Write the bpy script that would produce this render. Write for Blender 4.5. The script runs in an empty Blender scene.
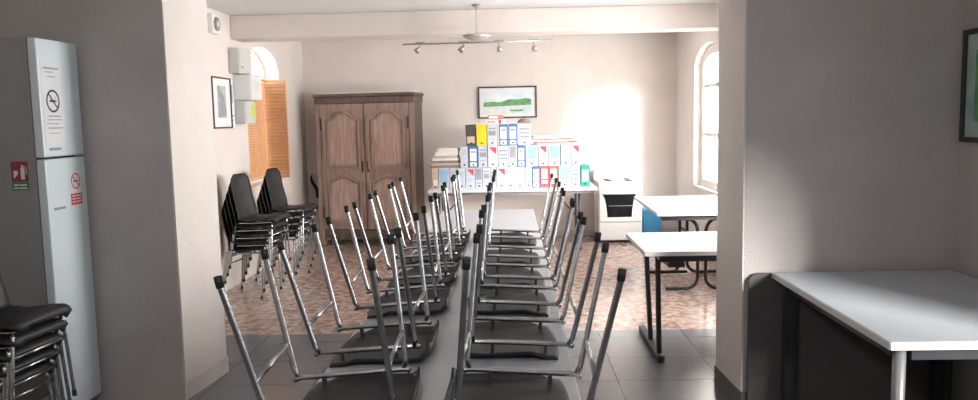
import bpy, math, random
from mathutils import Vector, Matrix, Euler
random.seed(7)
S = bpy.context.scene
COL = S.collection
PI = math.pi

# ------------------------------------------------------------------ materials
def mat(name, col, rough=.6, metal=0., var=0., scale=8., bump=0., bscale=60., col2=None, trans=0., spec=None, stretch=None):
    m = bpy.data.materials.new(name); m.use_nodes = True
    nt = m.node_tree; b = nt.nodes['Principled BSDF']
    b.inputs['Roughness'].default_value = rough
    b.inputs['Metallic'].default_value = metal
    b.inputs['Base Color'].default_value = (*col, 1)
    if spec is not None: b.inputs['Specular IOR Level'].default_value = spec
    tc = nt.nodes.new('ShaderNodeTexCoord')
    src = tc.outputs['Object']
    if stretch:
        mp = nt.nodes.new('ShaderNodeMapping'); mp.inputs['Scale'].default_value = stretch
        nt.links.new(src, mp.inputs[0]); src = mp.outputs[0]
    if var or col2:
        n = nt.nodes.new('ShaderNodeTexNoise'); n.inputs['Scale'].default_value = scale; n.inputs['Detail'].default_value = 5
        nt.links.new(src, n.inputs['Vector'])
        r = nt.nodes.new('ShaderNodeValToRGB')
        c2 = col2 or tuple(max(0, c*(1-var)) for c in col)
        r.color_ramp.elements[0].position = .35; r.color_ramp.elements[1].position = .65
        r.color_ramp.elements[0].color = (*c2, 1); r.color_ramp.elements[1].color = (*col, 1)
        nt.links.new(n.outputs['Fac'], r.inputs[0]); nt.links.new(r.outputs[0], b.inputs['Base Color'])
    if bump:
        n2 = nt.nodes.new('ShaderNodeTexNoise'); n2.inputs['Scale'].default_value = bscale; n2.inputs['Detail'].default_value = 4
        nt.links.new(src, n2.inputs['Vector'])
        bp = nt.nodes.new('ShaderNodeBump'); bp.inputs['Strength'].default_value = bump; bp.inputs['Distance'].default_value = .01
        nt.links.new(n2.outputs['Fac'], bp.inputs['Height']); nt.links.new(bp.outputs[0], b.inputs['Normal'])
    return m

def tile_mat(name, ca, cb, mortar, w, h, rough, mot=0., cm=(0, 0, 0), off=.0, msize=.004, nscale=22.):
    m = bpy.data.materials.new(name); m.use_nodes = True
    nt = m.node_tree; b = nt.nodes['Principled BSDF']; b.inputs['Roughness'].default_value = rough
    tc = nt.nodes.new('ShaderNodeTexCoord')
    br = nt.nodes.new('ShaderNodeTexBrick'); br.offset = off; br.squash = 1
    br.inputs['Scale'].default_value = 1; br.inputs['Brick Width'].default_value = w; br.inputs['Row Height'].default_value = h
    br.inputs['Mortar Size'].default_value = msize; br.inputs['Color1'].default_value = (*ca, 1); br.inputs['Color2'].default_value = (*cb, 1)
    br.inputs['Mortar'].default_value = (*mortar, 1)
    nt.links.new(tc.outputs['Object'], br.inputs['Vector'])
    out = br.outputs['Color']
    if mot:
        n = nt.nodes.new('ShaderNodeTexNoise'); n.inputs['Scale'].default_value = nscale; n.inputs['Detail'].default_value = 6; n.inputs['Roughness'].default_value = .7
        nt.links.new(tc.outputs['Object'], n.inputs['Vector'])
        r = nt.nodes.new('ShaderNodeValToRGB'); r.color_ramp.elements[0].position = .44; r.color_ramp.elements[1].position = .58
        r.color_ramp.elements[1].color = (mot, mot, mot, 1)
        nt.links.new(n.outputs['Fac'], r.inputs[0])
        mx = nt.nodes.new('ShaderNodeMix'); mx.data_type = 'RGBA'
        nt.links.new(r.outputs[0], mx.inputs['Factor']); nt.links.new(out, mx.inputs['A']); mx.inputs['B'].default_value = (*cm, 1)
        out = mx.outputs['Result']
    nt.links.new(out, b.inputs['Base Color'])
    bp = nt.nodes.new('ShaderNodeBump'); bp.inputs['Strength'].default_value = .25; bp.inputs['Distance'].default_value = .003; bp.invert = True
    nt.links.new(br.outputs['Fac'], bp.inputs['Height']); nt.links.new(bp.outputs[0], b.inputs['Normal'])
    return m

def wood_mat(name, ca, cb, rough=.5, stretch=(14, 14, 1.2)):
    return mat(name, ca, rough, col2=cb, scale=3., stretch=stretch, bump=.15, bscale=8)

def glass_mat():
    m = bpy.data.materials.new('window glass'); m.use_nodes = True; nt = m.node_tree
    nt.nodes.remove(nt.nodes['Principled BSDF'])
    t = nt.nodes.new('ShaderNodeBsdfTransparent'); g = nt.nodes.new('ShaderNodeBsdfGlossy'); g.inputs['Roughness'].default_value = .05
    mx = nt.nodes.new('ShaderNodeMixShader'); mx.inputs[0].default_value = .06
    nt.links.new(t.outputs[0], mx.inputs[1]); nt.links.new(g.outputs[0], mx.inputs[2]); nt.links.new(mx.outputs[0], nt.nodes['Material Output'].inputs[0])
    return m

def slat_mat(name, col):
    m = mat(name, col, .6, var=.15, scale=10)
    nt = m.node_tree; b = nt.nodes['Principled BSDF']
    tr = nt.nodes.new('ShaderNodeBsdfTranslucent'); tr.inputs[0].default_value = (*col, 1)
    mx = nt.nodes.new('ShaderNodeMixShader'); mx.inputs[0].default_value = .2
    nt.links.new(b.outputs[0], mx.inputs[1]); nt.links.new(tr.outputs[0], mx.inputs[2]); nt.links.new(mx.outputs[0], nt.nodes['Material Output'].inputs[0])
    return m

M = dict(
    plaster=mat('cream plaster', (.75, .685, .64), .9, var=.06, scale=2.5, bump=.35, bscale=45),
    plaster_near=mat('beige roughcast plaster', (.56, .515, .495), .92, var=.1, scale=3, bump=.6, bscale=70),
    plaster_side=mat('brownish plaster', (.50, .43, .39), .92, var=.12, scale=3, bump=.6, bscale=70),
    ceiling=mat('ceiling paint', (.76, .76, .77), .9, var=.04, scale=2, bump=.2, bscale=40),
    skirt=mat('painted skirting', (.60, .55, .51), .6, var=.08, scale=5),
    skirt_dark=mat('grey skirting', (.15, .14, .14), .5, var=.1, scale=5),
    floor_far=tile_mat('mottled brown tiles', (.22, .13, .10), (.30, .19, .15), (.17, .12, .10), .3, .3, .2, .85, (.52, .42, .36), nscale=14),
    floor_near=tile_mat('grey slate tiles', (.125, .13, .14), (.155, .16, .168), (.06, .06, .06), .6, .45, .22, .25, (.20, .20, .20)),
    glass=glass_mat(),
    winframe=mat('white window paint', (.75, .72, .68), .5, var=.04),
    chrome=mat('chrome tube', (.55, .56, .58), .22, 1., var=.25, scale=30),
    rubber=mat('black rubber', (.012, .012, .013), .6, var=.1),
    shell=mat('black moulded plastic', (.020, .020, .022), .5, spec=.35, var=.3, scale=6, bump=.1, bscale=200),
    tabletop=mat('grey laminate', (.50, .50, .52), .32, var=.06, scale=5, bump=.03, bscale=90),
    tabletop_white=mat('white laminate', (.72, .73, .75), .35, var=.04, scale=4),
    tabletop_near=mat('pale blue grey laminate', (.58, .62, .66), .3, var=.05, scale=3),
    edge=mat('light edge band', (.68, .66, .63), .5, var=.05),
    darkmetal=mat('dark painted steel', (.05, .05, .055), .4, .3, var=.2),
    greymetal=mat('grey painted steel', (.32, .31, .31), .4, .4, var=.15),
    wood=wood_mat('bleached walnut', (.37, .275, .235), (.25, .175, .15)),
    wood_panel=wood_mat('pale reddish panel wood', (.47, .345, .295), (.33, .225, .19)),
    wood_dark=wood_mat('dark walnut frame', (.15, .10, .085), (.08, .055, .05)),
    enamel=mat('white enamel', (.82, .82, .82), .25, var=.03),
    fridge=mat('white appliance paint', (.72, .80, .84), .3, var=.04, scale=2),
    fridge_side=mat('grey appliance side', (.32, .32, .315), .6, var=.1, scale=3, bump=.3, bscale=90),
    gap=mat('black gasket', (.02, .02, .02), .7, var=.1),
    ovenglass=mat('dark oven glass', (.012, .012, .015), .1, var=.1),
    blue_plastic=mat('blue plastic', (.05, .28, .50), .4, var=.1),
    orange=slat_mat('orange slats', (.68, .40, .21)),
    board=mat('dark grey shape', (.12, .115, .115), .8, var=.15, bump=.3),
    paper=mat('white paper', (.80, .80, .80), .8, var=.05, scale=12),
    paper_beige=mat('beige folder card', (.62, .50, .40), .8, var=.1),
    card=mat('grey brown card', (.30, .24, .20), .8, var=.2),
    ink=mat('black ink', (.03, .03, .035), .6, var=.1),
    ink_grey=mat('grey print', (.32, .33, .36), .7, var=.1),
    red=mat('red print', (.70, .07, .07), .6, var=.08),
    salmon=mat('salmon red card', (.78, .22, .17), .6, var=.08),
    sign_red=mat('dull red sign', (.30, .045, .055), .5, var=.08),
    sign_green=mat('dull green sign', (.07, .22, .12), .5, var=.08),
    f_white=mat('white file board', (.55, .60, .69), .5, var=.05, scale=9),
    f_blue=mat('blue file board', (.05, .17, .42), .45, var=.1),
    f_ltblue=mat('pale blue label', (.30, .52, .74), .5, var=.1),
    f_red=mat('red file board', (.75, .12, .13), .45, var=.08),
    f_green=mat('green file board', (.02, .40, .27), .45, var=.1),
    f_grey=mat('grey file board', (.30, .31, .34), .5, var=.1),
    f_dark=mat('dark marbled file board', (.10, .09, .085), .5, var=.4, scale=40),
    f_yellow=mat('yellow file board', (.86, .66, .02), .45, var=.06),
    f_beige=mat('beige file board', (.62, .50, .40), .55, var=.1),
    lime=mat('lime label', (.55, .70, .10), .6, var=.08),
    cabinet_grey=mat('light grey box', (.60, .60, .57), .5, var=.04),
    frame_dark=mat('dark picture frame', (.05, .05, .05), .4, var=.1),
    p_sky=mat('watercolour sky', (.60, .74, .80), .8, col2=(.80, .84, .84), scale=6),
    p_green=mat('watercolour green', (.10, .30, .14), .8, col2=(.22, .42, .18), scale=25),
    p_water=mat('watercolour water', (.55, .66, .68), .8, col2=(.72, .74, .68), scale=14),
    p_grey=mat('grey print', (.22, .28, .27), .8, col2=(.50, .53, .50), scale=9),
    p_teal=mat('teal grey print', (.30, .42, .40), .8, col2=(.48, .58, .55), scale=7),
    spot_metal=mat('brushed nickel', (.42, .40, .38), .35, .8, var=.1),
    frosted=mat('frosted glass', (.45, .43, .40), .4, var=.06),
)

# ------------------------------------------------------------------ mesh helpers
class MB:
    def __init__(s): s.v = []; s.f = []
    def box(s, x0, x1, y0, y1, z0, z1):
        n = len(s.v)
        s.v += [(x, y, z) for z in (z0, z1) for y in (y0, y1) for x in (x0, x1)]
        for q in ((0, 2, 3, 1), (4, 5, 7, 6), (0, 1, 5, 4), (2, 6, 7, 3), (0, 4, 6, 2), (1, 3, 7, 5)): s.f.append([n+i for i in q])
        return s
    def prism(s, poly, a0, a1, axis='z'):
        n = len(s.v); k = len(poly)
        def P(u, v, w): return {'z': (u, v, w), 'y': (u, w, v), 'x': (w, u, v)}[axis]
        s.v += [P(u, v, a0) for u, v in poly] + [P(u, v, a1) for u, v in poly]
        s.f.append([n+i for i in range(k)][::-1]); s.f.append([n+k+i for i in range(k)])
        for i in range(k): s.f.append([n+i, n+(i+1) % k, n+k+(i+1) % k, n+k+i])
        return s
    def tube(s, pts, r, seg=10, rs=None):
        pts = [Vector(p) for p in pts]; n0 = len(s.v); K = len(pts)
        up = None
        for i, p in enumerate(pts):
            t = (pts[min(i+1, K-1)]-pts[max(i-1, 0)]).normalized()
            if up is None:
                up = t.cross(Vector((0, 0, 1)) if abs(t.z) < .9 else Vector((1, 0, 0))).normalized()
            up = (up - t*up.dot(t)).normalized(); w = t.cross(up)
            rr = rs[i] if rs else r
            for j in range(seg):
                a = 2*PI*j/seg; s.v.append(tuple(p+(up*math.cos(a)+w*math.sin(a))*rr))
        for i in range(K-1):
            for j in range(seg):
                a = n0+i*seg+j; b = n0+i*seg+(j+1) % seg
                s.f.append([a, b, b+seg, a+seg])
        s.f.append([n0+j for j in range(seg)][::-1]); s.f.append([n0+(K-1)*seg+j for j in range(seg)])
        return s
    def lathe(s, prof, seg=20, c=(0, 0, 0)):
        n0 = len(s.v); K = len(prof)
        for r, z in prof:
            for j in range(seg):
                a = 2*PI*j/seg; s.v.append((c[0]+r*math.cos(a), c[1]+r*math.sin(a), c[2]+z))
        for i in range(K-1):
            for j in range(seg):
                a = n0+i*seg+j; b = n0+i*seg+(j+1) % seg
                s.f.append([a, b, b+seg, a+seg])
        s.f.append([n0+j for j in range(seg)][::-1]); s.f.append([n0+(K-1)*seg+j for j in range(seg)])
        return s
    def build(s, name, m, parent=None, loc=(0, 0, 0), rot=0, smooth=False, bevel=0):
        me = bpy.data.meshes.new(name); me.from_pydata([tuple(v) for v in s.v], [], s.f); me.update()
        import bmesh
        bm = bmesh.new(); bm.from_mesh(me); bmesh.ops.recalc_face_normals(bm, faces=bm.faces)
        if smooth:
            for f in bm.faces: f.smooth = len(f.verts) == 4
        bm.to_mesh(me); bm.free()
        me.materials.append(M[m] if isinstance(m, str) else m)
        o = bpy.data.objects.new(name, me); COL.objects.link(o)
        o.location = loc; o.rotation_euler = (0, 0, rot)
        if parent: o.parent = parent
        if bevel:
            b = o.modifiers.new('bevel', 'BEVEL'); b.width = bevel; b.segments = 2; b.limit_method = 'ANGLE'
        return o

def thing(name, label, cat, loc=(0, 0, 0), rot=0, group=None):
    o = bpy.data.objects.new(name, None); COL.objects.link(o); o.empty_display_size = .1
    o.location = loc; o.rotation_euler = (0, 0, rot)
    return tag(o, label, cat, group)
def tag(o, label, cat, group=None):
    o['label'] = label; o['category'] = cat
    if group: o['group'] = group
    return o
def struct(o): o['kind'] = 'structure'; return o
def copy_tree(o, parent=None):
    c = o.copy(); COL.objects.link(c)
    if parent: c.parent = parent
    for ch in list(o.children): copy_tree(ch, c)
    return c
def arc(cx, cy, rx, ry, a0, a1, n): return [(cx+rx*math.cos(a0+(a1-a0)*i/n), cy+ry*math.sin(a0+(a1-a0)*i/n)) for i in range(n+1)]
def rrect(x0, x1, z0, z1, r, n=5, bottom=True):
    p = []
    if bottom: p += arc(x0+r, z0+r, r, r, PI, 1.5*PI, n)+arc(x1-r, z0+r, r, r, 1.5*PI, 2*PI, n)
    else: p += [(x0, z0), (x1, z0)]
    return p+arc(x1-r, z1-r, r, r, 0, .5*PI, n)+arc(x0+r, z1-r, r, r, .5*PI, PI, n)

# ------------------------------------------------------------------ room shell
ZC = 2.585                     # ceiling of the far room
XL, XR, YF = -2.68, 2.12, 10.2
XNL, XNR = -3.05, 2.25        # near room sides
ZN = 2.75
struct(MB().box(-3.6, 2.9, -1.6, 5.6, -.12, 0).build('floor', 'floor_near'))
struct(MB().box(-3.6, 2.9, 5.6, 10.7, -.12, 0).build('floor', 'floor_far'))
struct(MB().box(-3.6, 2.9, 4.5, 10.7, ZC, ZC+.1).build('ceiling', 'ceiling'))
struct(MB().box(-3.6, 2.9, -1.6, 4.5, ZN, ZN+.1).build('ceiling', 'ceiling'))
struct(MB().box(-3.3, 2.7, YF, YF+.3, 0, ZC).build('wall_far', 'plaster'))
# dropped beam across the far room
struct(MB().box(XL, XR, 7.6, 7.92, 2.36, ZC).build('trim_beam', 'plaster', bevel=.01))

def wall_with_arch(name, m, x0, x1, y0, y1, ztop, oy0, oy1, oz0, spring, rise, n=14):
    w = MB()
    w.box(x0, x1, y0, oy0, 0, ztop); w.box(x0, x1, oy1, y1, 0, ztop); w.box(x0, x1, oy0, oy1, 0, oz0)
    cy = (oy0+oy1)/2; pts = arc(cy, spring, (oy1-oy0)/2, rise, PI, 0, n)
    for (a, za), (b, zb) in zip(pts, pts[1:]):
        w.prism([(a, za), (b, zb), (b, ztop), (a, ztop)], x0, x1, 'x')
    return struct(w.build(name, m))
# left wall of the far room, arched window
LW = (7.95, 9.12, .9, 2.10, .27)
wall_with_arch('wall_left', 'plaster', XL-.22, XL, 4.74, YF, ZC, LW[0], LW[1], LW[2], LW[3], LW[4])
RW = (7.95, 9.2, .70, 2.06, .25)
wr = wall_with_arch('wall_right', 'plaster', XR, XR+.25, 6.75, YF, ZC, RW[0], RW[1], RW[2], RW[3], RW[4])
wall_with_arch('wall_right', 'plaster', XR, XR+.25, 4.42, 6.75, ZC, 5.1, 6.4, .85, 2.22, .17)

def arched_window(name, x, th, y0, y1, z0, spring, rise, bars, fr=.045, b=.014):
    cy = (y0+y1)/2
    out = [(y0, z0), (y1, z0)]+arc(cy, spring, (y1-y0)/2, rise, 0, PI, 16)
    inn = [(y0+fr, z0+fr), (y1-fr, z0+fr)]+arc(cy, spring, (y1-y0)/2-fr, rise-fr, 0, PI, 16)
    w = MB(); n = len(out)
    for i in range(n):
        j = (i+1) % n
        w.prism([out[i], out[j], inn[j], inn[i]], x-th, x+th, 'x')
    w.box(x-th*.9, x+th*.9, cy-.025, cy+.025, z0+fr, spring+rise-fr)
    for z in bars: w.box(x-th*.8, x+th*.8, y0+fr, y1-fr, z-b, z+b)
    o = struct(w.build(name, 'winframe'))
    MB().prism(inn, x-.003, x+.003, 'x').build('pane', 'glass', o)
    return o
arched_window('window_1', XL-.19, .025, LW[0], LW[1], LW[2], LW[3], LW[4], [2.08])
arched_window('window_2', XR+.105, .03, RW[0], RW[1], RW[2], RW[3], RW[4], [1.32, 1.86], .11, .022)
arched_window('window_3', XR+.19, .025, 5.1, 6.4, .85, 2.22, .17, [1.35, 1.86])
struct(MB().box(XR+.005, XR+.07, RW[0]+.002, RW[1]-.002, RW[2], RW[2]+.025).build('trim_sill', 'winframe'))

# partition between the rooms: left and right piers and the lintel over the opening
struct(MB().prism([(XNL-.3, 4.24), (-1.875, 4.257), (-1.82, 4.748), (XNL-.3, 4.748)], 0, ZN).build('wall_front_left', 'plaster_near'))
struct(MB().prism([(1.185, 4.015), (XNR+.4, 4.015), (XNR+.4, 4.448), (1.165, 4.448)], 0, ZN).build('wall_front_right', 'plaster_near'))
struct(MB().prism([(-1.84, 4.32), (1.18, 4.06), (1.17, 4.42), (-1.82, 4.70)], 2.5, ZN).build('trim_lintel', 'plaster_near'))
# cream linings on the opening's inner faces, window light put into their colour
struct(MB().prism([(-1.8745, 4.259), (-1.8635, 4.259), (-1.8095, 4.748), (-1.8195, 4.748)], .1, 2.5).build('trim_lit_reveal_left', 'plaster'))
struct(MB().prism([(1.176, 4.017), (1.1845, 4.017), (1.1645, 4.446), (1.156, 4.446)], .1, 2.5).build('trim_lit_reveal_right', 'plaster'))
# skirtings
struct(MB().prism([(-2.3, 4.235), (-1.863, 4.243), (-1.806, 4.762), (-1.82, 4.762), (-1.877, 4.255), (-2.3, 4.25)], 0, .1).build('baseboard_left', 'skirt'))
struct(MB().prism([(1.152, 4.462), (1.172, 4.002), (1.30, 4.002), (1.30, 4.0145), (1.184, 4.0145), (1.1645, 4.462)], 0, .1).build('baseboard_right', 'skirt_dark'))
struct(MB().box(XL, XR, YF-.012, YF, 0, .08).build('baseboard_far', 'skirt'))
# near room side walls and the wall behind the viewer, with daylight windows
def side_wall(name, x0, x1, oy0, oy1, m):
    w = MB().box(x0, x1, -1.4, oy0, 0, ZN).box(x0, x1, oy1, 4.24 if x0 < 0 else 4.015, 0, ZN).box(x0, x1, oy0, oy1, 0, .95).box(x0, x1, oy0, oy1, 1.75, ZN)
    return struct(w.build(name, m))
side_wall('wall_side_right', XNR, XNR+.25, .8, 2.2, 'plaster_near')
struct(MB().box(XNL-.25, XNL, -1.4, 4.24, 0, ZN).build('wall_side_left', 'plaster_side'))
bw = MB().box(-3.3, 2.5, -1.6, -1.4, 0, ZN)
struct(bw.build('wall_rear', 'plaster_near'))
def rect_window(name, along, fixed, a0, a1, z0, z1):
    w = MB()
    def B(u0, u1, v0, v1, t=.025):
        if along == 'y': w.box(fixed-t, fixed+t, u0, u1, v0, v1)
        else: w.box(u0, u1, fixed-t, fixed+t, v0, v1)
    B(a0, a0+.05, z0, z1); B(a1-.05, a1, z0, z1); B(a0+.05, a1-.05, z0, z0+.05); B(a0+.05, a1-.05, z1-.05, z1)
    c = (a0+a1)/2; B(c-.03, c+.03, z0+.05, z1-.05, .02)
    o = struct(w.build(name, 'winframe'))
    g = MB()
    if along == 'y': g.box(fixed-.003, fixed+.003, a0+.05, a1-.05, z0+.05, z1-.05)
    else: g.box(a0+.05, a1-.05, fixed-.003, fixed+.003, z0+.05, z1-.05)
    g.build('pane', 'glass', o)
rect_window('window_4', 'y', XNR+.15, .8, 2.2, .95, 1.75)

# ------------------------------------------------------------------ chairs
def make_chair():
    t = thing('stacking_chair', '', 'chair')
    # moulded one-piece shell; profile in (x, z), front is +x
    prof = [(.208, .422), (.202, .446), (.178, .461), (.12, .458), (.05, .449), (-.03, .440), (-.085, .4345)]
    cx, cz, R = -.115, .467, .034
    for k in range(1, 6):
        a = -PI/2-(PI/2-.12)*k/5
        prof.append((cx+R*math.cos(a), cz+R*math.sin(a)))
    bx, bz = prof[-1]
    for k in range(1, 10):
        q = k/9; prof.append((bx-.075*q-.01*math.sin(q*PI), bz+.365*q))
    K = len(prof); W = 12; sh = MB(); d = [0]
    for a, b in zip(prof, prof[1:]): d.append(d[-1]+math.hypot(b[0]-a[0], b[1]-a[1]))
    L = d[-1]
    for i, (x, z) in enumerate(prof):
        s = d[i]; hw = .205 if s < .3 else .205-.02*min(1, (s-.3)/.2)
        e = .09
        if s < e: hw *= .66+.34*math.sqrt(max(0, 1-(1-s/e)**2))
        e = .10
        if L-s < e: hw *= .62+.38*math.sqrt(max(0, 1-(1-(L-s)/e)**2))
        for j in range(W+1):
            u = -1+2*j/W
            if s < .3: sh.v.append((x, u*hw, z-.022*(max(0, abs(u)-.70)/.30)**2))
            else: sh.v.append((x+.03*u*u*min(1, (s-.3)/.15), u*hw, z))
    for i in range(K-1):
        for j in range(W):
            a = i*(W+1)+j; sh.f.append([a, a+1, a+W+2, a+W+1])
    so = sh.build('seat_shell', 'shell', t, smooth=True)
    m = so.modifiers.new('solid', 'SOLIDIFY'); m.thickness = .007; m.offset = 0
    r = .0084
    for sy in (-1, 1):
        fr = [(.160, sy*.155, .407), (.168, sy*.162, .38), (.166, sy*.205, .03), (.166, sy*.207, .014)]
        rr = [(-.160, sy*.155, .397), (-.172, sy*.162, .375), (-.222, sy*.205, .03), (-.224, sy*.207, .014)]
        for p in (fr, rr):
            lg = MB().tube(p, r, 10).build('leg', 'chrome', t, smooth=True)
            e = p[-1]; q = p[-2]
            MB().tube([(q[0], q[1], .03), (e[0], e[1], 0)], .0108, 10).build('foot_cap', 'rubber', lg, smooth=True)
        MB().tube([(.178, sy*.150, .413), (.170, sy*.153, .409), (.15, sy*.155, .407), (-.15, sy*.155, .397), (-.168, sy*.153, .399), (-.176, sy*.150, .405)], r, 10).build('seat_rail', 'chrome', t, smooth=True)
        for xx, zz in ((.10, .4495), (-.07, .434)):
            pass
    MB().tube([(.1675, -.172, .295), (.1675, .172, .295)], .007, 8).build('stretcher', 'chrome', t, smooth=True)
    MB().tube([(-.184, -.172, .295), (-.184, .172, .295)], .007, 8).build('stretcher', 'chrome', t, smooth=True)
    for y0 in (-.16, .145):
        for x0 in (-.09, .09): MB().box(x0, x0+.012, y0, y0+.015, .406, .437+.1*max(0, x0)).build('seat_bracket', 'darkmetal', t)
    return t
proto = make_chair(); used = [False]
def place_chair(loc, euler, label, group):
    o = proto if not used[0] else copy_tree(proto)
    used[0] = True
    o.location = loc; o.rotation_mode = 'XYZ'; o.rotation_euler = euler
    o['label'] = label; o['category'] = 'chair'; o['group'] = group
    return o
# upturned chairs lying seat-down on the long tables
TZ = .74; XA, XB = -.62, .185
def upturned(cx, cy, side, jit, label):
    # side +1: left column (front to the middle), -1: right column
    tilt = math.radians(-5.6 if side > 0 else -5.0)
    Rm = Matrix.Rotation((0 if side > 0 else PI)+jit, 3, 'Z') @ Matrix.Rotation(tilt, 3, 'Y') @ Matrix.Rotation(PI, 3, 'X')
    zs = [(Rm @ Vector((x, y, z+.0036))).z for x, z in ((.178, .461), (.12, .458), (.05, .449), (-.03, .440), (-.085, .4345), (-.115, .433)) for y in (-.14, 0, .14)]
    place_chair((cx, cy, TZ+.0008-min(zs)), Rm.to_euler('XYZ'), label, 'chairs upturned on the long row of tables')
ordn = ['nearest the viewer', 'second from the viewer', 'third from the viewer', 'fourth from the viewer', 'fifth from the viewer', 'farthest from the viewer']
for i, y in enumerate((2.15, 2.71, 3.35, 3.91, 4.52, 5.10)):
    upturned(-.533, y, 1, (.03, -.02, .03, 0, -.03, .02)[i], 'black chair upturned on left side of long grey tables, '+ordn[i])
for i, y in enumerate((2.145, 2.76, 3.34, 3.86, 4.43, 5.12)):
    upturned(.052, y, -1, (-.02, .02, -.01, .03, -.02, .01)[i], 'black chair upturned on right side of long grey tables, '+ordn[i])
# stacks
rank = ['lowest', 'second from the bottom', 'third from the bottom', 'second from the top', 'topmost']
def stack(x, y, rot, where, group, n=5):
    for k in range(n):
        off = .026*(k-(n-1))
        place_chair((x+off*math.cos(rot), y+off*math.sin(rot), .068*k), (0, 0, rot), 'black shell chair, %s in the stack %s' % (rank[k], where), group)
stack(-2.27, 6.98, -.12, 'beside the left pier', 'chairs stacked next to the left pier')
stack(-2.20, 7.74, -.10, 'below the orange shutter', 'chairs stacked below the orange shutter')
stack(-2.30, 3.40, -.10, 'in front of the tall refrigerator', 'chairs stacked before the refrigerator')

# ------------------------------------------------------------------ tables
def make_table(L, name='folding_table'):
    t = thing(name, '', 'table')
    w = XB-XA
    MB().box(0, w, .002, L-.002, TZ-.022, TZ).build('tabletop', 'tabletop', t, bevel=.003)
    for x in (-.002, w): MB().box(x, x+.002, .002, L-.002, TZ-.022, TZ-.002).build('edge_band', 'edge', t)
    for y in (.06, L-.085): MB().box(.06, w-.06, y, y+.025, TZ-.075, TZ-.023).build('apron', 'darkmetal', t)
    for x in (.08, w-.08):
        for y in (.10, L-.10): MB().tube([(x, y, 0), (x, y, TZ-.023)], .016, 10).build('leg', 'greymetal', t, smooth=True)
    return t
tb = make_table(1.25)
for i, y in enumerate((1.95, 3.20, 4.45, 5.70)):
    o = tb if i == 0 else copy_tree(tb)
    o.location = (XA, y, 0); o['category'] = 'table'; o['group'] = 'grey tables joined in a long row'
    o['label'] = ['grey table nearest the viewer in the long row of tables', 'grey table second in the long row of tables', 'grey table third in the long row, under the farthest upturned chairs', 'bare grey table at the far end of the long row'][i]

# right hand tables of the far room
t = thing('work_table', 'white table with dark steel T-foot legs beside the right pier', 'table', (.785, 4.64, 0))
MB().box(0, 1.25, 0, .78, TZ-.028, TZ).build('tabletop', 'tabletop_white', t, bevel=.003)
MB().box(-.003, 0, 0, .78, TZ-.026, TZ-.002).box(0, 1.25, -.003, 0, TZ-.026, TZ-.002).build('edge_band', 'edge', t)
for x in (.13, 1.12):
    l = MB().tube([(x, .26, .03), (x-.02, .20, TZ-.06)], .017).tube([(x, .56, .03), (x-.02, .62, TZ-.06)], .017).box(x-.035, x-.005, .06, .72, TZ-.065, TZ-.029).build('leg', 'darkmetal', t, smooth=False)
    MB().box(x-.022, x+.022, .18, .93, .008, .045).build('foot', 'darkmetal', l, bevel=.006)
    MB().lathe([(.02, 0), (.024, .006), (.018, .012)], 12, (x, .20, 0)).lathe([(.02, 0), (.024, .006), (.018, .012)], 12, (x, .91, 0)).build('foot_pad', 'rubber', l)
MB().box(.11, 1.12, .12, .14, TZ-.085, TZ-.029).box(.11, 1.12, .64, .66, TZ-.085, TZ-.029).build('apron', 'darkmetal', t)
MB().box(.16, .26, .12, .30, TZ-.12, TZ-.086).build('bracket', 'darkmetal', t)
MB().tube([(.06, .24, .57), (.30, .24, .57)], .010).build('crossbar', 'darkmetal', t, smooth=True)
t = thing('work_table', 'white table with curved tube legs below the arched window on the right', 'table', (1.20, 6.51, 0))
MB().prism([(0, 0), (.88, 0), (.88, 1.38), (.02, 1.38)], TZ-.03, TZ).build('tabletop', 'tabletop_white', t, bevel=.003)
def bow(x0, sgn, yy):
    p = [(x0+sgn*.30, yy, .02), (x0+sgn*.12, yy, .02)]
    p += [(x0+sgn*(.12-.10*math.sin(a)), yy, .12-.10*math.cos(a)) for a in [PI/2*k/6 for k in range(1, 7)]]
    p += [(x0+sgn*.02, yy, .52)]
    p += [(x0+sgn*(.02+.10*(1-math.cos(a))), yy, .52+.12*math.sin(a)) for a in [PI/2*k/6 for k in range(1, 7)]]
    p += [(x0+sgn*.32, yy, .64), (x0+sgn*.36, yy, TZ-.031)]
    return p
for yy in (.36, 1.1):
    for x0, sg in ((.44, -1), (.47, 1)):
        MB().tube(bow(x0, sg, yy), .015).build('leg', 'darkmetal', t, smooth=True)
MB().tube([(.44, .36, .45), (.44, 1.1, .45)], .012).box(.05, .83, .08, .10, TZ-.075, TZ-.031).build('crossbar', 'darkmetal', t)

# near right table
t = thing('work_table', 'pale blue grey table in the right foreground against the wall', 'table', (1.315, 2.72, 0))
MB().box(0, .90, 0, 1.255, TZ-.03, TZ).build('tabletop', 'tabletop_near', t, bevel=.004)
MB().box(-.003, 0, 0, 1.255, TZ-.028, TZ-.003).box(0, .9, -.003, 0, TZ-.028, TZ-.003).build('edge_band', 'edge', t)
MB().box(.035, .085, 1.15, 1.20, 0, TZ-.031).build('leg', 'darkmetal', t)
MB().tube([(.065, .07, 0), (.065, .07, TZ-.031)], .023, 14).build('leg', 'greymetal', t, smooth=True)
MB().box(.78, .83, 1.15, 1.20, 0, TZ-.031).build('leg', 'darkmetal', t)
MB().tube([(.80, .07, 0), (.80, .07, TZ-.031)], .023, 14).build('leg', 'greymetal', t, smooth=True)
MB().box(.10, .78, .05, .07, TZ-.08, TZ-.031).box(.09, .77, 1.17, 1.19, TZ-.08, TZ-.031).box(.05, .07, .10, 1.14, TZ-.08, TZ-.031).build('apron', 'darkmetal', t)
o = MB().prism(rrect(1.20, 2.24, 0.002, .735, .05, bottom=False), 3.981, 3.999, 'y').build('dark_shape', 'board')  # flat dark grey shape filling the wall area under the table
tag(o, 'dark grey shape with rounded corner against the wall behind the pale blue grey table', 'board')

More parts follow.
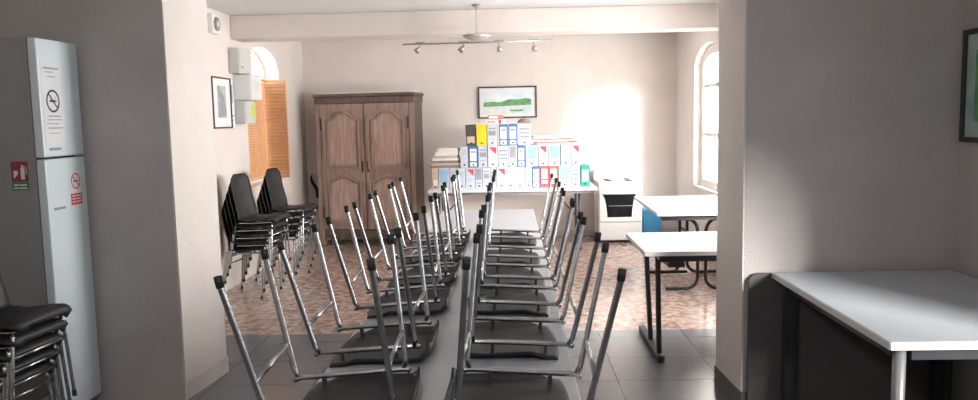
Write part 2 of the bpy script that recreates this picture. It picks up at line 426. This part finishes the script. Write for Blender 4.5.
# folding table carrying the files
t = thing('folding_table', 'long white table along far wall piled with box files', 'table', (-.975, 8.97, 0))
MB().box(0, 1.95, 0, .72, TZ-.035, TZ).build('tabletop', 'tabletop_white', t, bevel=.004)
for x, sg in ((.12, 1), (1.75, -1)):
    for y in (.10, .62):
        MB().tube([(x, y, .0), (x, y, TZ-.036)], .014).build('leg', 'darkmetal', t, smooth=True)
    MB().tube([(x, .36, .35), (x+sg*.30, .36, TZ-.037)], .009).tube([(x, .10, .35), (x, .62, .35)], .010).build('brace', 'darkmetal', t)
MB().box(.06, 1.89, .05, .07, TZ-.07, TZ-.036).build('apron', 'greymetal', t)

# ------------------------------------------------------------------ box files
def box_file(x, w, z, h, body, lab, yf=9.10, dep=.30, tilt=0., text='', grp=''):
    """x, w, z, h in metres; lab: None or (material, z0 fraction, z1 fraction)"""
    t = MB().box(0, w, 0, dep, 0, h).build('box_file', body, None, (x, yf, z), bevel=.002)
    if tilt: t.rotation_euler = (0, tilt, 0)
    e = .0015
    if lab:
        for (lm, u0, u1, a, b) in lab:
            if lm == 'corner':
                MB().prism([(w*.12, h*.93), (w*.85, h*.93), (w*.85, h*.60)], -2*e, -e*.4, 'y').build('corner_mark', 'red', t)
            else:
                MB().box(w*u0, w*u1, -e, -e*.3, h*a, h*b).build('label_card', lm, t)
    MB().tube([(w*.5, -2.4*e, h*.13), (w*.5, -.3*e, h*.13)], .011, 12).build('finger_hole', 'ink', t)
    tag(t, text, 'box file', grp)
    return t
WH = [('f_white', .1, .9, .3, .9)]
ST = {
 'white': ('f_white', [('ink_grey', .2, .8, .78, .80), ('ink_grey', .2, .65, .70, .715), ('ink_grey', .2, .75, .62, .635)], 'white box file with grey print'),
 'ltblue': ('f_white', [('f_ltblue', .12, .88, .34, .94), ('ink_grey', .2, .75, .24, .255)], 'white box file with pale blue label'),
 'redcorner': ('f_white', [('corner', 0, 0, 0, 0), ('ink_grey', .2, .7, .45, .465), ('ink_grey', .2, .6, .38, .395)], 'white box file with red corner mark'),
 'greylab': ('f_white', [('f_grey', .1, .9, .42, .95), ('ink_grey', .2, .8, .24, .3)], 'white box file with dark grey label'),
 'greylines': ('f_white', [('ink_grey', .1, .9, .72, .80), ('ink_grey', .1, .9, .54, .62), ('ink_grey', .1, .9, .36, .44)], 'white box file with grey striped label'),
 'blue': ('f_blue', [('paper', .14, .86, .30, .88), ('f_blue', .25, .75, .70, .76), ('paper', .14, .86, .05, .24)], 'blue box file with white label'),
 'red': ('f_red', [('paper', .14, .86, .42, .88), ('paper', .14, .86, .18, .34)], 'red box file with white label'),
 'green': ('f_green', [('paper', .16, .84, .25, .80)], 'green box file with white label'),
 'dark': ('f_dark', [('paper_beige', .1, .9, .12, .45)], 'dark marbled box file with beige label'),
 'yellow': ('f_yellow', None, 'bright yellow box file without label'),
 'beige': ('f_beige', [('paper', .2, .8, .15, .45)], 'beige box file with small white label'),
 'grey': ('f_white', [('ink_grey', .15, .85, .78, .84), ('f_grey', .15, .85, .48, .70), ('ink_grey', .15, .7, .3, .33)], 'white box file with grey block label'),
}
nth = ['leftmost', 'second from left', 'third from left', 'fourth from left', 'fifth from left', 'sixth from left', 'seventh from left', 'eighth from left', 'ninth from left',
       'ninth from right', 'eighth from right', 'seventh from right', 'sixth from right', 'fifth from right', 'fourth from right', 'third from right', 'second from right', 'rightmost']
row1 = [(-93, 7.6, 'beige'), (-85, 12, 'ltblue'), (-72.5, 9, 'white'), (-63, 9, 'white'), (-53.5, 10.6, 'redcorner'), (-42.5, 8.2, 'greylab'), (-34, 9, 'grey'), (-24.7, 6.7, 'greylines'), (-17.7, 11.3, 'redcorner'), (-6, 9, 'white'),
        (3.5, 11.2, 'white'), (15.2, 8, 'beige'), (23.5, 9.2, 'blue'), (33, 9.6, 'red'), (43, 10, 'red'), (54, 14, 'ltblue'), (68.5, 10.4, 'greylines'), (79.5, 10.6, 'green')]
row2 = [(-59.5, 9, 'white'), (-50, 11, 'blue'), (-38.5, 10.6, 'grey'), (-27.5, 11.6, 'redcorner'), (-15.3, 11.7, 'greylines'), (-3, 9, 'greylab'), (6.5, 9.3, 'blue'), (16.4, 14, 'ltblue'), (31, 10.9, 'redcorner'), (42.5, 14, 'ltblue'), (57, 11.4, 'white'), (69, 10.2, 'redcorner')]
row3 = [(-52, 11.3, 'dark'), (-40.2, 11.8, 'yellow'), (-27.8, 11.7, 'grey'), (-14, 10.1, 'blue'), (-3.5, 10.6, 'blue'), (8.0, 14.6, 'greylines')]
def nthname(i, n): return nth[i] if i < n/2 else nth[18-n+i]
for row, z, rn in ((row1, TZ, 'bottom'), (row2, .987, 'middle'), (row3, 1.234, 'top')):
    for i, (x, w, st) in enumerate(row):
        b, lab, tx = ST[st]
        h = .245 if rn == 'bottom' else .246 - (0 if rn == 'top' else 0)
        box_file(x/100, w/100-.002, z+.0005, h, b, lab, yf=9.08+random.uniform(0, .015)+.02*(rn != 'bottom'), tilt=-.05 if st == 'dark' else 0, text='%s, %s in the %s row' % (tx, nthname(i, len(row)), rn), grp='box files piled on the long table')
# cartons lying flat on top
o = MB().box(0, .215, 0, .30, 0, .055).build('flat_carton', 'paper', None, (-.285, 9.10, 1.4815), bevel=.002)
MB().box(.14, .17, -.001, 0, .005, .05).build('label_card', 'red', o); MB().box(.01, .10, -.001, 0, .02, .035).build('label_card', 'salmon', o)
tag(o, 'flat white carton with red band, lower of two on the top row', 'carton', 'flat cartons on the box files')
o = MB().box(0, .18, 0, .28, 0, .05).build('flat_carton', 'salmon', None, (-.27, 9.11, 1.538), .03, bevel=.002)
MB().box(.015, .12, -.001, 0, .01, .04).build('label_card', 'paper', o)
tag(o, 'flat salmon carton with white label, upper of two on the top row', 'carton', 'flat cartons on the box files')
def slab(name, x0, x1, y0, y1, z, h, m, rot, label, grp):
    cx, cy = (x0+x1)/2, (y0+y1)/2; w, d = (x1-x0)/2, (y1-y0)/2; N = 6; s = MB(); n = 0
    # slightly sagging sheet pile
    g = [[(-w+2*w*i/N, -d+2*d*j/N) for i in range(N+1)] for j in range(N+1)]
    for zz in (0, h):
        for j in range(N+1):
            for i in range(N+1):
                x, y = g[j][i]; s.v.append((x+random.uniform(-.003, .003), y+random.uniform(-.003, .003), zz+(random.uniform(-.002, .001) if zz else 0)))
    K = (N+1)**2
    for j in range(N):
        for i in range(N):
            a = j*(N+1)+i
            s.f.append([a, a+N+1, a+N+2, a+1]); s.f.append([K+a, K+a+1, K+a+N+2, K+a+N+1])
    ring = [i for i in range(N+1)]+[j*(N+1)+N for j in range(1, N+1)]+[N*(N+1)+i for i in range(N-1, -1, -1)]+[j*(N+1) for j in range(N-1, 0, -1)]
    for a, b in zip(ring, ring[1:]+ring[:1]): s.f.append([a, b, K+b, K+a])
    return tag(s.build(name, m, None, (cx, cy, z), rot), label, 'papers', grp)
zz = .9875
wd = ['lowest', 'second from bottom', 'third from bottom', 'fourth from bottom', 'fifth from bottom', 'second from top', 'topmost']
LP = [(-.95, -.62, .03, 'card', 0, 'brown card folder'), (-.94, -.61, .022, 'paper_beige', .03, 'beige card folder'), (-.96, -.62, .03, 'card', -.03, 'brown card folder'), (-.93, -.62, .025, 'paper', .02, 'bundle of white papers'),
      (-.91, -.63, .03, 'paper_beige', -.02, 'beige card folder'), (-.90, -.63, .045, 'paper', .04, 'bundle of white papers'), (-.86, -.62, .04, 'paper', -.05, 'bundle of white papers')]
for k, (a, b, h, m, r, tx) in enumerate(LP):
    slab('paper_folder', a, b, 9.12, 9.38, zz, h, m, r, '%s, %s in the pile left of the box files' % (tx, wd[k]), 'papers piled left of the box files'); zz += h+.001
zz = 1.2345
for k, (a, b, h, m, r, tx) in enumerate([(.30, .80, .018, 'paper', .0, 'white papers'), (.27, .76, .014, 'salmon', .03, 'red folder'), (.25, .66, .022, 'paper', -.04, 'white papers'), (.40, .70, .012, 'salmon', .05, 'thin red folder'), (.25, .56, .03, 'paper', .08, 'crumpled white papers')]):
    slab('paper_folder', a, b, 9.12, 9.38, zz, h, m, r, '%s, %s in the flat pile right of the top row' % (tx, ['lowest', 'second from bottom', 'middle', 'second from top', 'topmost'][k]), 'papers lying right of the top row'); zz += h+.001
# crumpled brown paper on the right box of the top row
s = MB(); n = 9
for j in range(n):
    for i in range(n):
        u, v = i/(n-1), j/(n-1)
        hh = .05*math.sin(PI*u)**.6*math.sin(PI*v)**.5
        s.v.append((.16*u-.005, .24*v, hh*(.7+.6*random.random())))
for j in range(n-1):
    for i in range(n-1):
        a = j*n+i; s.f.append([a, a+1, a+n+1, a+n])
o = s.build('crumpled_paper', 'card', None, (.075, 9.12, 1.4865)); o.modifiers.new('solid', 'SOLIDIFY').thickness = .003
tag(o, 'crumpled brown paper lying on the rightmost top row box file', 'paper')

# ------------------------------------------------------------------ wardrobe
t = thing('wardrobe', 'tall old wooden wardrobe with two arched-panel doors against the far wall', 'wardrobe', (-2.43, 9.74, 0), math.radians(-8))
Wd, Dp, Ht = 1.26, .42, 1.89
c = MB().box(0, .05, .02, Dp, .12, 1.78).box(Wd-.05, Wd, .02, Dp, .12, 1.78).box(.05, Wd-.05, Dp-.02, Dp, .12, 1.78).box(.05, Wd-.05, .02, Dp-.02, .12, .16).box(.05, Wd-.05, .02, Dp-.02, 1.74, 1.78)
c.build('body', 'wood_dark', t, bevel=.004)
MB().box(-.02, Wd+.03, -.03, Dp, 1.85, 1.89).box(-.005, Wd+.015, -.014, Dp, 1.765, 1.85).build('cornice', 'wood_dark', t, bevel=.012)
for x in (0, Wd-.06):
    MB().box(x, x+.06, 0, .06, .0, 1.78).build('post', 'wood', t, bevel=.006)
    MB().box(x, x+.06, Dp-.07, Dp-.01, 0, .12).build('foot', 'wood_dark', t)
# scalloped apron
ap = [(.06, .20)]
ap += [(.06, .06)]
for k in range(1, 24):
    q = k/24; xx = .06+(Wd-.12)*q
    ap.append((xx, .10+.035*math.cos(q*6*PI)+.02*math.cos(q*2*PI)*0-.035*math.cos(q*2*PI)*.6))
ap += [(Wd-.06, .06), (Wd-.06, .20)]
MB().prism(ap[::-1], 0, .03, 'y').build('apron', 'wood_dark', t, bevel=.003)
def panel_outline(x0, x1, z0, z1, top, n=20):
    """panel with a shouldered, swept arch at the top"""
    pts = [(x0, z0), (x1, z0)]
    for k in range(n+1):
        q = k/n; xx = x1+(x0-x1)*q; a = abs(q-.5)*2
        pts.append((xx, z1-top*(1-math.cos(min(1, max(0, (a-.15)/.8))*PI))/2))
    return pts
def swept(poly, y0, y1, wdt):
    cx = sum(p[0] for p in poly)/len(poly); cz = sum(p[1] for p in poly)/len(poly)
    w = MB(); n = len(poly)
    x0 = min(p[0] for p in poly); x1 = max(p[0] for p in poly); z0 = min(p[1] for p in poly); z1 = max(p[1] for p in poly)
    def ins(p): return (cx+(p[0]-cx)*(1-2*wdt/(x1-x0)), (z0+z1)/2+(p[1]-(z0+z1)/2)*(1-2*wdt/(z1-z0)))
    for i in range(n):
        j = (i+1) % n; w.prism([poly[i], poly[j], ins(poly[j]), ins(poly[i])], y0, y1, 'y')
    return w
mid = Wd/2
for k, (x0, x1) in enumerate(((.065, mid-.006), (mid+.006, Wd-.065))):
    d = MB().box(x0, x1, -.012, .018, .21, 1.765).build('door', 'wood', t, bevel=.003)
    for (z0, z1, tp) in ((.96, 1.70, .11), (.28, .90, .08)):
        px0, px1 = x0+.042, x1-.042
        pl = panel_outline(px0, px1, z0, z1, tp)
        MB().prism(pl, -.016, -.0125, 'y').build('door_panel', 'wood_panel', d)
        swept(pl, -.040, -.0165, .028).build('moulding', 'wood', d)
        pi_ = panel_outline(px0+.045, px1-.045, z0+.045, z1-.045, tp*.8)
        swept(pi_, -.034, -.0165, .014).build('moulding', 'wood', d)
    xe = x1-.03 if k == 0 else x0+.03
    MB().box(xe-.012, xe+.012, -.016, -.0125, .92, 1.06).build('lock_plate', 'darkmetal', d)
    xh = x0+.004 if k == 0 else x1-.004
    MB().tube([(xh, -.02, 1.45), (xh, -.02, 1.60)], .008).tube([(xh, -.02, .35), (xh, -.02, .50)], .008).build('hinge', 'darkmetal', d)
MB().box(mid-.005, mid+.005, -.02, .0, .21, 1.765).build('centre_strip', 'wood_dark', t)
o = tag(MB().box(0, 1.16, 0, .36, 0, .02).build('cardboard_sheet', 'paper', None, (-2.38, 9.77, 1.891), math.radians(-8)), 'thin white sheet of card lying on top of the wardrobe', 'card')
# dark curved strap hanging on the wall left of the wardrobe
o = MB().tube([(.0, 0, .0), (-.012, 0, -.03), (0, 0, -.08), (.035, 0, -.14), (.06, 0, -.19), (.06, 0, -.30)], .018, 10, rs=[.006, .014, .02, .022, .02, .014]).tube([(.0, .03, .004), (0, -.004, .0)], .006).build('hanging_strap', 'shell', None, (-2.615, 10.165, .86), smooth=True)
tag(o, 'small dark curved strap hanging left of the wardrobe', 'strap')

# ------------------------------------------------------------------ cooker and bin
t = thing('cooker', 'white freestanding cooker with dark oven window by the far wall', 'cooker', (1.05, 9.56, 0))
MB().box(0, .53, .01, .58, .03, .74).build('body', 'enamel', t, bevel=.006)
MB().box(.03, .50, .03, .55, 0, .03).build('plinth', 'darkmetal', t)
MB().prism(rrect(0, .53, .745, .885, .05, bottom=False), .545, .575, 'y').build('lid', 'enamel', t, bevel=.004)
MB().box(-.004, .534, 0, .585, .735, .75).build('hob', 'enamel', t, bevel=.004)
for x in (.14, .39):
    for y in (.15, .40): MB().lathe([(.045, 0), (.05, .008), (.03, .016)], 16, (x, y, .75)).build('burner', 'darkmetal', t)
cp = MB().box(.005, .525, -.012, .01, .635, .732).build('control_panel', 'enamel', t, bevel=.004)
for k in range(6): MB().tube([(.07+.077*k, -.034, .685), (.07+.077*k, -.012, .685)], .016, 12).build('knob', 'enamel', cp, smooth=True)
od = MB().box(.008, .522, -.015, .009, .262, .625).build('oven_door', 'enamel', t, bevel=.006)
ow = [(.105, .32), (.40, .32)]+[(.40+.035*k/5, .32+.25*(k/5)**.7) for k in range(1, 5)]+[(.455, .60), (.05, .60)]+[(.105-.035*k/5, .32+.25*(k/5)**.7) for k in range(4, 0, -1)]
MB().prism(ow, -.018, -.0155, 'y').build('oven_window', 'ovenglass', od)
MB().tube([(.06, -.016, .612), (.06, -.045, .612), (.47, -.045, .612), (.47, -.016, .612)], .008).build('handle', 'enamel', od)
MB().box(.12, .42, -.0188, -.0181, .455, .462).build('rack_line', 'greymetal', od)
MB().box(.008, .522, -.013, .009, .04, .25).build('drawer', 'enamel', t, bevel=.005)
t = thing('plastic_bin', 'blue plastic bin on the floor right of the cooker', 'bin', (1.62, 9.70, 0))
MB().prism(rrect(0, .22, 0, .36, .02), .0, .26, 'y').build('bin_body', 'blue_plastic', t, bevel=.008)
MB().box(-.01, .23, -.01, .27, .361, .385).build('lid', 'blue_plastic', t, bevel=.006)

# ------------------------------------------------------------------ refrigerator with signs
FX, FY0, FY1, FZ = -2.352, 3.86, 4.225, 1.995
t = thing('refrigerator', 'tall white two-door refrigerator against the left pier', 'refrigerator', (FX, FY0, 0))
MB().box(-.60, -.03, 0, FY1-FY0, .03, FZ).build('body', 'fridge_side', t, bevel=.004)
for (z0, z1) in ((.06, 1.392), (1.402, FZ)):
    d = MB().box(-.026, .02, -.002, FY1-FY0+.002, z0, z1).build('door', 'fridge', t, bevel=.008)
    zb = 1.435 if z0 > 1 else 1.13
    MB().box(.0201, .0212, .045, .15, zb, zb+.013).build('name_strip', 'ink_grey', d)
MB().box(-.0285, -.0265, .01, FY1-FY0-.01, .06, FZ-.01).build('door_seal', 'gap', t)
MB().box(-.58, -.05, .02, FY1-FY0-.02, 0, .03).build('plinth', 'gap', t)
XS = FX+.0201
def ring(cy, cz, r, w, x0, x1, n=24):
    m = MB()
    for k in range(n):
        a, b = 2*PI*k/n, 2*PI*(k+1)/n
        m.prism([(cy+r*math.cos(a), cz+r*math.sin(a)), (cy+r*math.cos(b), cz+r*math.sin(b)), (cy+(r-w)*math.cos(b), cz+(r-w)*math.sin(b)), (cy+(r-w)*math.cos(a), cz+(r-w)*math.sin(a))], x0, x1, 'x')
    return m
def nosmoke(parent, cy, cz, r, m, x0):
    g = ring(cy, cz, r, r*.17, x0, x0+.0006)
    c, s_ = math.cos(PI*.75), math.sin(PI*.75); w = r*.075; L = r*.86
    g.prism([(cy+c*L-s_*w, cz+s_*L+c*w), (cy-c*L-s_*w, cz-s_*L+c*w), (cy-c*L+s_*w, cz-s_*L-c*w), (cy+c*L+s_*w, cz+s_*L-c*w)], x0+.0008, x0+.0012, 'x')
    g.build('prohibition_ring', m, parent)
    k = MB().box(x0, x0+.0005, cy-r*.5, cy+r*.35, cz-r*.09, cz+r*.09)
    k.box(x0, x0+.0005, cy+r*.42, cy+r*.52, cz-r*.09, cz+r*.09).tube([(x0+.0004, cy+r*.45, cz+r*.15), (x0+.0004, cy+r*.35, cz+r*.3), (x0+.0004, cy+r*.5, cz+r*.45)], .0006, 4)
    k.build('cigarette', 'ink', parent)
o = tag(MB().box(0, .0008, 0, .175, 0, .42).build('notice_sheet', 'paper', None, (XS, FY0+.022, 1.46)), 'white paper notice with black no-smoking circle on the upper refrigerator door', 'notice')
nosmoke(o, .085, .225, .058, 'ink', .0011)
ln = MB()
random.seed(3)
for k, (z, a, b, h) in enumerate([(.385, .02, .15, .010), (.368, .03, .10, .005), (.345, .05, .12, .005), (.145, .04, .14, .007), (.128, .03, .15, .005), (.108, .02, .13, .005), (.085, .03, .155, .007), (.060, .03, .14, .004)]):
    y = a
    while y < b:
        w = random.uniform(.008, .02); ln.box(.001, .0014, y, min(b, y+w), z, z+h); y += w+.005
ln.build('text_lines', 'ink_grey', o)
o = tag(MB().box(0, .0008, 0, .115, 0, .19).build('notice_sheet', 'paper', None, (XS, FY0+.20, 1.13)), 'small white notice with red no-smoking circle on the lower refrigerator door', 'notice')
nosmoke(o, .058, .135, .043, 'red', .0011)
MB().box(.001, .0014, .005, .11, .01, .07).build('red_caption', 'red', o)
tl = MB()
for z in (.022, .038, .054): tl.box(.0016, .0019, .015, .05, z, z+.006).box(.0016, .0019, .056, .10, z, z+.006)
tl.build('text_lines', 'paper', o)
# fire extinguisher sign on the side panel
YS = FY0-.0005
t = thing('extinguisher_sign', 'red and green fire extinguisher sign on the refrigerator side', 'sign', (FX-.155, YS, 1.24))
MB().box(0, .085, -.0015, -.0003, .045, .145).build('red_plate', 'sign_red', t)
MB().box(0, .085, -.0015, -.0003, 0, .042).build('green_plate', 'sign_green', t)
k = MB().prism(rrect(.048, .068, .055, .115, .006), -.0028, -.0017, 'y').box(.054, .062, -.0028, -.0017, .115, .128).tube([(.062, -.002, .122), (.075, -.002, .118), (.077, -.002, .08)], .002, 6)
k.prism([(.012, .06), (.036, .085), (.030, .092), (.036, .10), (.012, .10), (.012, .078)], -.0028, -.0017, 'y').build('pictogram', 'paper', t)
k = MB()
for z in (.008, .024): k.box(.008, .035, -.0026, -.0017, z, z+.007).box(.039, .075, -.0026, -.0017, z, z+.007)
k.build('text_lines', 'paper', t)

# ------------------------------------------------------------------ pictures
t = thing('framed_picture', 'framed watercolour of green hills over water above the box files', 'picture', (-.42, YF-.001, 1.55))
Wp, Hp = .755, .405
MB().box(0, Wp, -.025, 0, 0, .018).box(0, Wp, -.025, 0, Hp-.018, Hp).box(0, .018, -.025, 0, .018, Hp-.018).box(Wp-.018, Wp, -.025, 0, .018, Hp-.018).build('frame', 'frame_dark', t)
MB().box(.018, Wp-.018, -.012, -.002, .018, Hp-.018).build('mat_board', 'paper', t)
MB().box(.07, Wp-.07, -.0135, -.0125, .19, .34).build('sky_area', 'p_sky', t)
MB().box(.07, Wp-.07, -.0135, -.0125, .055, .189).build('water_area', 'p_water', t)
hl = [(.07, .15), (Wp-.07, .165)]
for k in range(15):
    q = k/14; hl.append((Wp-.07-(Wp-.14)*q, .225+.02*math.sin(q*5+.5)+.008*math.sin(q*17)))
MB().prism(hl, -.0150, -.0138, 'y').build('hill_area', 'p_green', t)
MB().prism([(.42, .085), (.56, .085), (.59, .11), (.40, .105)], -.0150, -.0138, 'y').build('boat_area', 'p_green', t)
MB().tube([(Wp/2, -.01, Hp), (Wp/2, -.006, Hp+.012)], .004).build('hanger', 'frame_dark', t)

t = thing('framed_picture', 'small dark framed print on the left wall beside the white boxes', 'picture', (XL+.001, 7.0, 1.51))
Wp, Hp = .47, .47
MB().box(0, .022, 0, Wp, 0, .014).box(0, .022, 0, Wp, Hp-.014, Hp).box(0, .022, 0, .014, .014, Hp-.014).box(0, .022, Wp-.014, Wp, .014, Hp-.014).build('frame', 'frame_dark', t)
MB().box(.001, .012, .014, Wp-.014, .014, Hp-.014).build('mat_board', 'paper', t)
MB().box(.0125, .0135, .13, Wp-.13, .10, Hp-.08).build('print_area', 'p_grey', t)
MB().prism([(.16, .12), (.32, .12), (.30, .30), (.20, .34)], .014, .0148, 'x').build('tree_shape', 'ink_grey', t)

t = thing('framed_picture', 'large black framed greenish print on the right side wall', 'picture', (XNR-.001, 3.36, 1.385))
Wp, Hp = .62, .545
MB().box(-.025, 0, 0, Wp, 0, .026).box(-.025, 0, 0, Wp, Hp-.026, Hp).box(-.025, 0, 0, .026, .026, Hp-.026).box(-.025, 0, Wp-.026, Wp, .026, Hp-.026).build('frame', 'frame_dark', t)
MB().box(-.012, -.001, .026, Wp-.026, .026, Hp-.026).build('mat_board', 'p_teal', t)
MB().box(-.0135, -.0125, .10, Wp-.10, .10, Hp-.10).build('print_area', 'p_green', t)

# ------------------------------------------------------------------ boxes on the left wall
def wallbox(name, y0, y1, z0, z1, d, m, label, cat='box', extra=None):
    t = thing(name, label, cat, (XL+.0005, y0, z0))
    MB().box(0, d, 0, y1-y0, 0, z1-z0).build('case', m, t, bevel=.006)
    MB().box(d+.0005, d+.008, .015, y1-y0-.015, .015, z1-z0-.015).build('cover', m, t, bevel=.003)
    if extra: extra(t, d, y1-y0, z1-z0)
    return t
wallbox('distribution_box', 7.50, 7.86, 2.03, 2.27, .10, 'cabinet_grey', 'light grey electrical box, uppermost on left wall before the fanlight', extra=lambda t, d, w, h: MB().box(d+.0085, d+.012, .05, .09, .05, .07).build('latch', 'greymetal', t))
wallbox('meter_box', 7.60, 7.93, 1.78, 2.025, .17, 'enamel', 'white meter box on the left wall directly under the grey electrical box', extra=lambda t, d, w, h: MB().box(d+.0085, d+.010, .06, .22, .08, .17).build('window', 'cabinet_grey', t))
wallbox('switch_box', 7.60, 7.90, 1.55, 1.775, .10, 'cabinet_grey', 'grey switch box with lime label under the white meter box', extra=lambda t, d, w, h: MB().box(d+.0085, d+.0095, .17, .29, .06, .19).build('lime_label', 'lime', t))
o = tag(MB().box(0, .004, 0, .11, 0, .27).build('notice_sheet', 'paper', None, (XL+.001, 7.53-.06, 1.70)), 'upper narrow white notice between picture and meter box', 'notice', 'narrow notices on the left wall')
MB().box(.0045, .005, .03, .08, .05, .22).build('text_block', 'ink_grey', o)
o = tag(MB().box(0, .004, 0, .12, 0, .16).build('notice_sheet', 'paper', None, (XL+.001, 7.46, 1.52)), 'lower small white notice beside the print on left wall', 'notice', 'narrow notices on the left wall')
MB().box(.0045, .005, .02, .10, .10, .115).box(.0045, .005, .02, .09, .06, .07).build('text_block', 'ink_grey', o)
t = thing('wall_speaker', 'white box with round grey grille high on the left wall', 'speaker', (XL+.0005, 7.02, 2.36))
MB().box(0, .05, 0, .17, 0, .17).build('case', 'enamel', t, bevel=.008)
MB().tube([(.05, .085, .085), (.062, .085, .085)], .062, 20).build('grille', 'greymetal', t)
MB().tube([(.0625, .085, .085), (.066, .085, .085)], .025, 16).build('hub', 'enamel', t)

# orange louvred shutter standing open, and the slatted blind in the window
t = thing('louvred_shutter', 'orange slatted shutter leaf opened into the room at left window', 'shutter', (XL-.165, 9.02, .92))
w_ = .27; H_ = 1.12
MB().box(0, .022, -.012, .012, 0, H_).box(w_-.022, w_, -.012, .012, 0, H_).box(.022, w_-.022, -.012, .012, 0, .03).box(.022, w_-.022, -.012, .012, H_-.03, H_).build('frame', 'orange', t)
s = MB()
for k in range(26):
    z = .04+k*(H_-.08)/26
    s.prism([(-.006, z), (-.002, z-.006), (.006, z+.040), (.002, z+.042)], .0225, w_-.0225, 'x')
s.build('slats', 'orange', t)
t = thing('venetian_blind', 'orange slatted blind covering the lower part of the left window', 'blind', (XL-.145, LW[0]+.02, .93))
w_ = LW[1]-LW[0]-.14
MB().box(-.015, .015, 0, w_, 1.09, 1.12).build('head_rail', 'orange', t)
s = MB()
for k in range(36):
    z = .02+k*.0295
    s.box(-.002, .002, .002, w_-.002, z, z+.0285)
s.build('slats', 'orange', t)
MB().box(-.01, .01, 0, w_, 0, .015).build('bottom_rail', 'orange', t)

# ------------------------------------------------------------------ track light
t = thing('track_light', 'metal track light with four spots hanging from the ceiling', 'ceiling light', (-.30, 7.28, 0), 0)
ztr = 2.245
MB().lathe([(.03, ZC-.02), (.045, ZC-.001)], 16).build('ceiling_plate', 'spot_metal', t)
MB().tube([(0, 0, ztr+.06), (0, 0, ZC-.02)], .004).build('stem', 'spot_metal', t, smooth=True)
MB().lathe([(.02, ztr+.012), (.06, ztr+.018), (.105, ztr+.036), (.135, ztr+.062), (.13, ztr+.064)], 24).build('dome', 'frosted', t, smooth=True)
MB().tube([(-.68, 0, ztr-.004), (.68, 0, ztr+.002)], .008).build('track', 'spot_metal', t, smooth=True)
for x, tl_ in ((-.52, -.8), (-.12, -.7), (.20, .15), (.52, .1)):
    sp = MB().tube([(x, 0, ztr-.008), (x, 0, ztr-.035)], .006).box(x-.045, x+.045, -.012, .012, ztr+.004, ztr+.016).build('spot_arm', 'spot_metal', t)
    dx, dz = math.sin(tl_), -math.cos(tl_)
    MB().tube([(x, 0, ztr-.035), (x+dx*.015, 0, ztr-.035+dz*.015), (x+dx*.055, -.01, ztr-.035+dz*.055)], .02, 14, rs=[.010, .020, .027]).build('spot_head', 'spot_metal', sp, smooth=True)

# ------------------------------------------------------------------ light
W = bpy.data.worlds.new('World'); S.world = W; W.use_nodes = True
bg = W.node_tree.nodes['Background']; bg.inputs[0].default_value = (.95, .98, 1, 1); bg.inputs[1].default_value = 2.2
def area(name, loc, rot, sx, sy, e, col=(1, 1, 1)):
    l = bpy.data.lights.new(name, 'AREA'); l.shape = 'RECTANGLE'; l.size = sx; l.size_y = sy; l.energy = e; l.color = col
    o = bpy.data.objects.new(name, l); COL.objects.link(o); o.location = loc; o.rotation_euler = rot; return o
# daylight entering at each window (area lights just outside the glass)
area('daylight', (XR+.30, (RW[0]+RW[1])/2, 1.55), (0, math.radians(90), 0), 1.5, 1.2, 115, (1, .98, .95))
area('daylight', (XR+.30, 5.75, 1.6), (0, math.radians(90), 0), 1.5, 1.25, 170, (1, .98, .96))
area('daylight', (XL-.30, (LW[0]+LW[1])/2, 1.7), (0, math.radians(-90), 0), 1.6, 1.1, 42, (1, .96, .9))
area('daylight', (XNR+.30, 1.5, 1.35), (0, math.radians(90), 0), .8, 1.4, 21, (.78, .91, 1))
lb = bpy.data.lights.new('near room fill', 'POINT'); lb.energy = 42; lb.color = (1, .96, .93); lb.shadow_soft_size = .10  # fill light for the near room, no visible source
ob = bpy.data.objects.new('near room fill', lb); COL.objects.link(ob); ob.location = (-.5, .5, 2.16)
t = thing('added_fill_lamp', 'unseen lamp with open shade added to light the near room', 'lamp', (-.5, .5, 0))  # unseen fixture, added to brighten the walls facing the viewer
MB().tube([(0, 0, 2.36), (0, 0, ZN)], .006).build('cord', 'darkmetal', t)
sh_ = MB().lathe([(.05, 2.36), (.10, 2.34), (.19, 2.28)], 24)
sh_.build('lamp_shade', 'enamel', t, smooth=True)
sun = bpy.data.lights.new('sun', 'SUN'); sun.energy = 18; sun.angle = math.radians(18); sun.color = (1, .98, .95)
so = bpy.data.objects.new('sun', sun); COL.objects.link(so)
so.rotation_euler = Vector((-.585, 1, -.31)).to_track_quat('-Z', 'Y').to_euler()

# ------------------------------------------------------------------ camera
f = 785.
Y = Vector((22, 82, -f)).normalized()
D = Vector((161, -7558, -f)); D = (D-Y*D.dot(Y)).normalized()
Z = -D; X = Y.cross(Z)
cam = bpy.data.cameras.new('camera'); co = bpy.data.objects.new('camera', cam); COL.objects.link(co)
cam.sensor_width = 36; cam.lens = f/978*36; cam.clip_start = .05
R3 = Matrix((X, Y, Z))
co.matrix_world = Matrix.Translation((0, 0, 1.55)) @ R3.to_4x4()
S.camera = co
vs = S.view_settings; vs.view_transform = 'Standard'; vs.look = 'None'; vs.gamma = 1; vs.use_curve_mapping = False; vs.exposure = .22
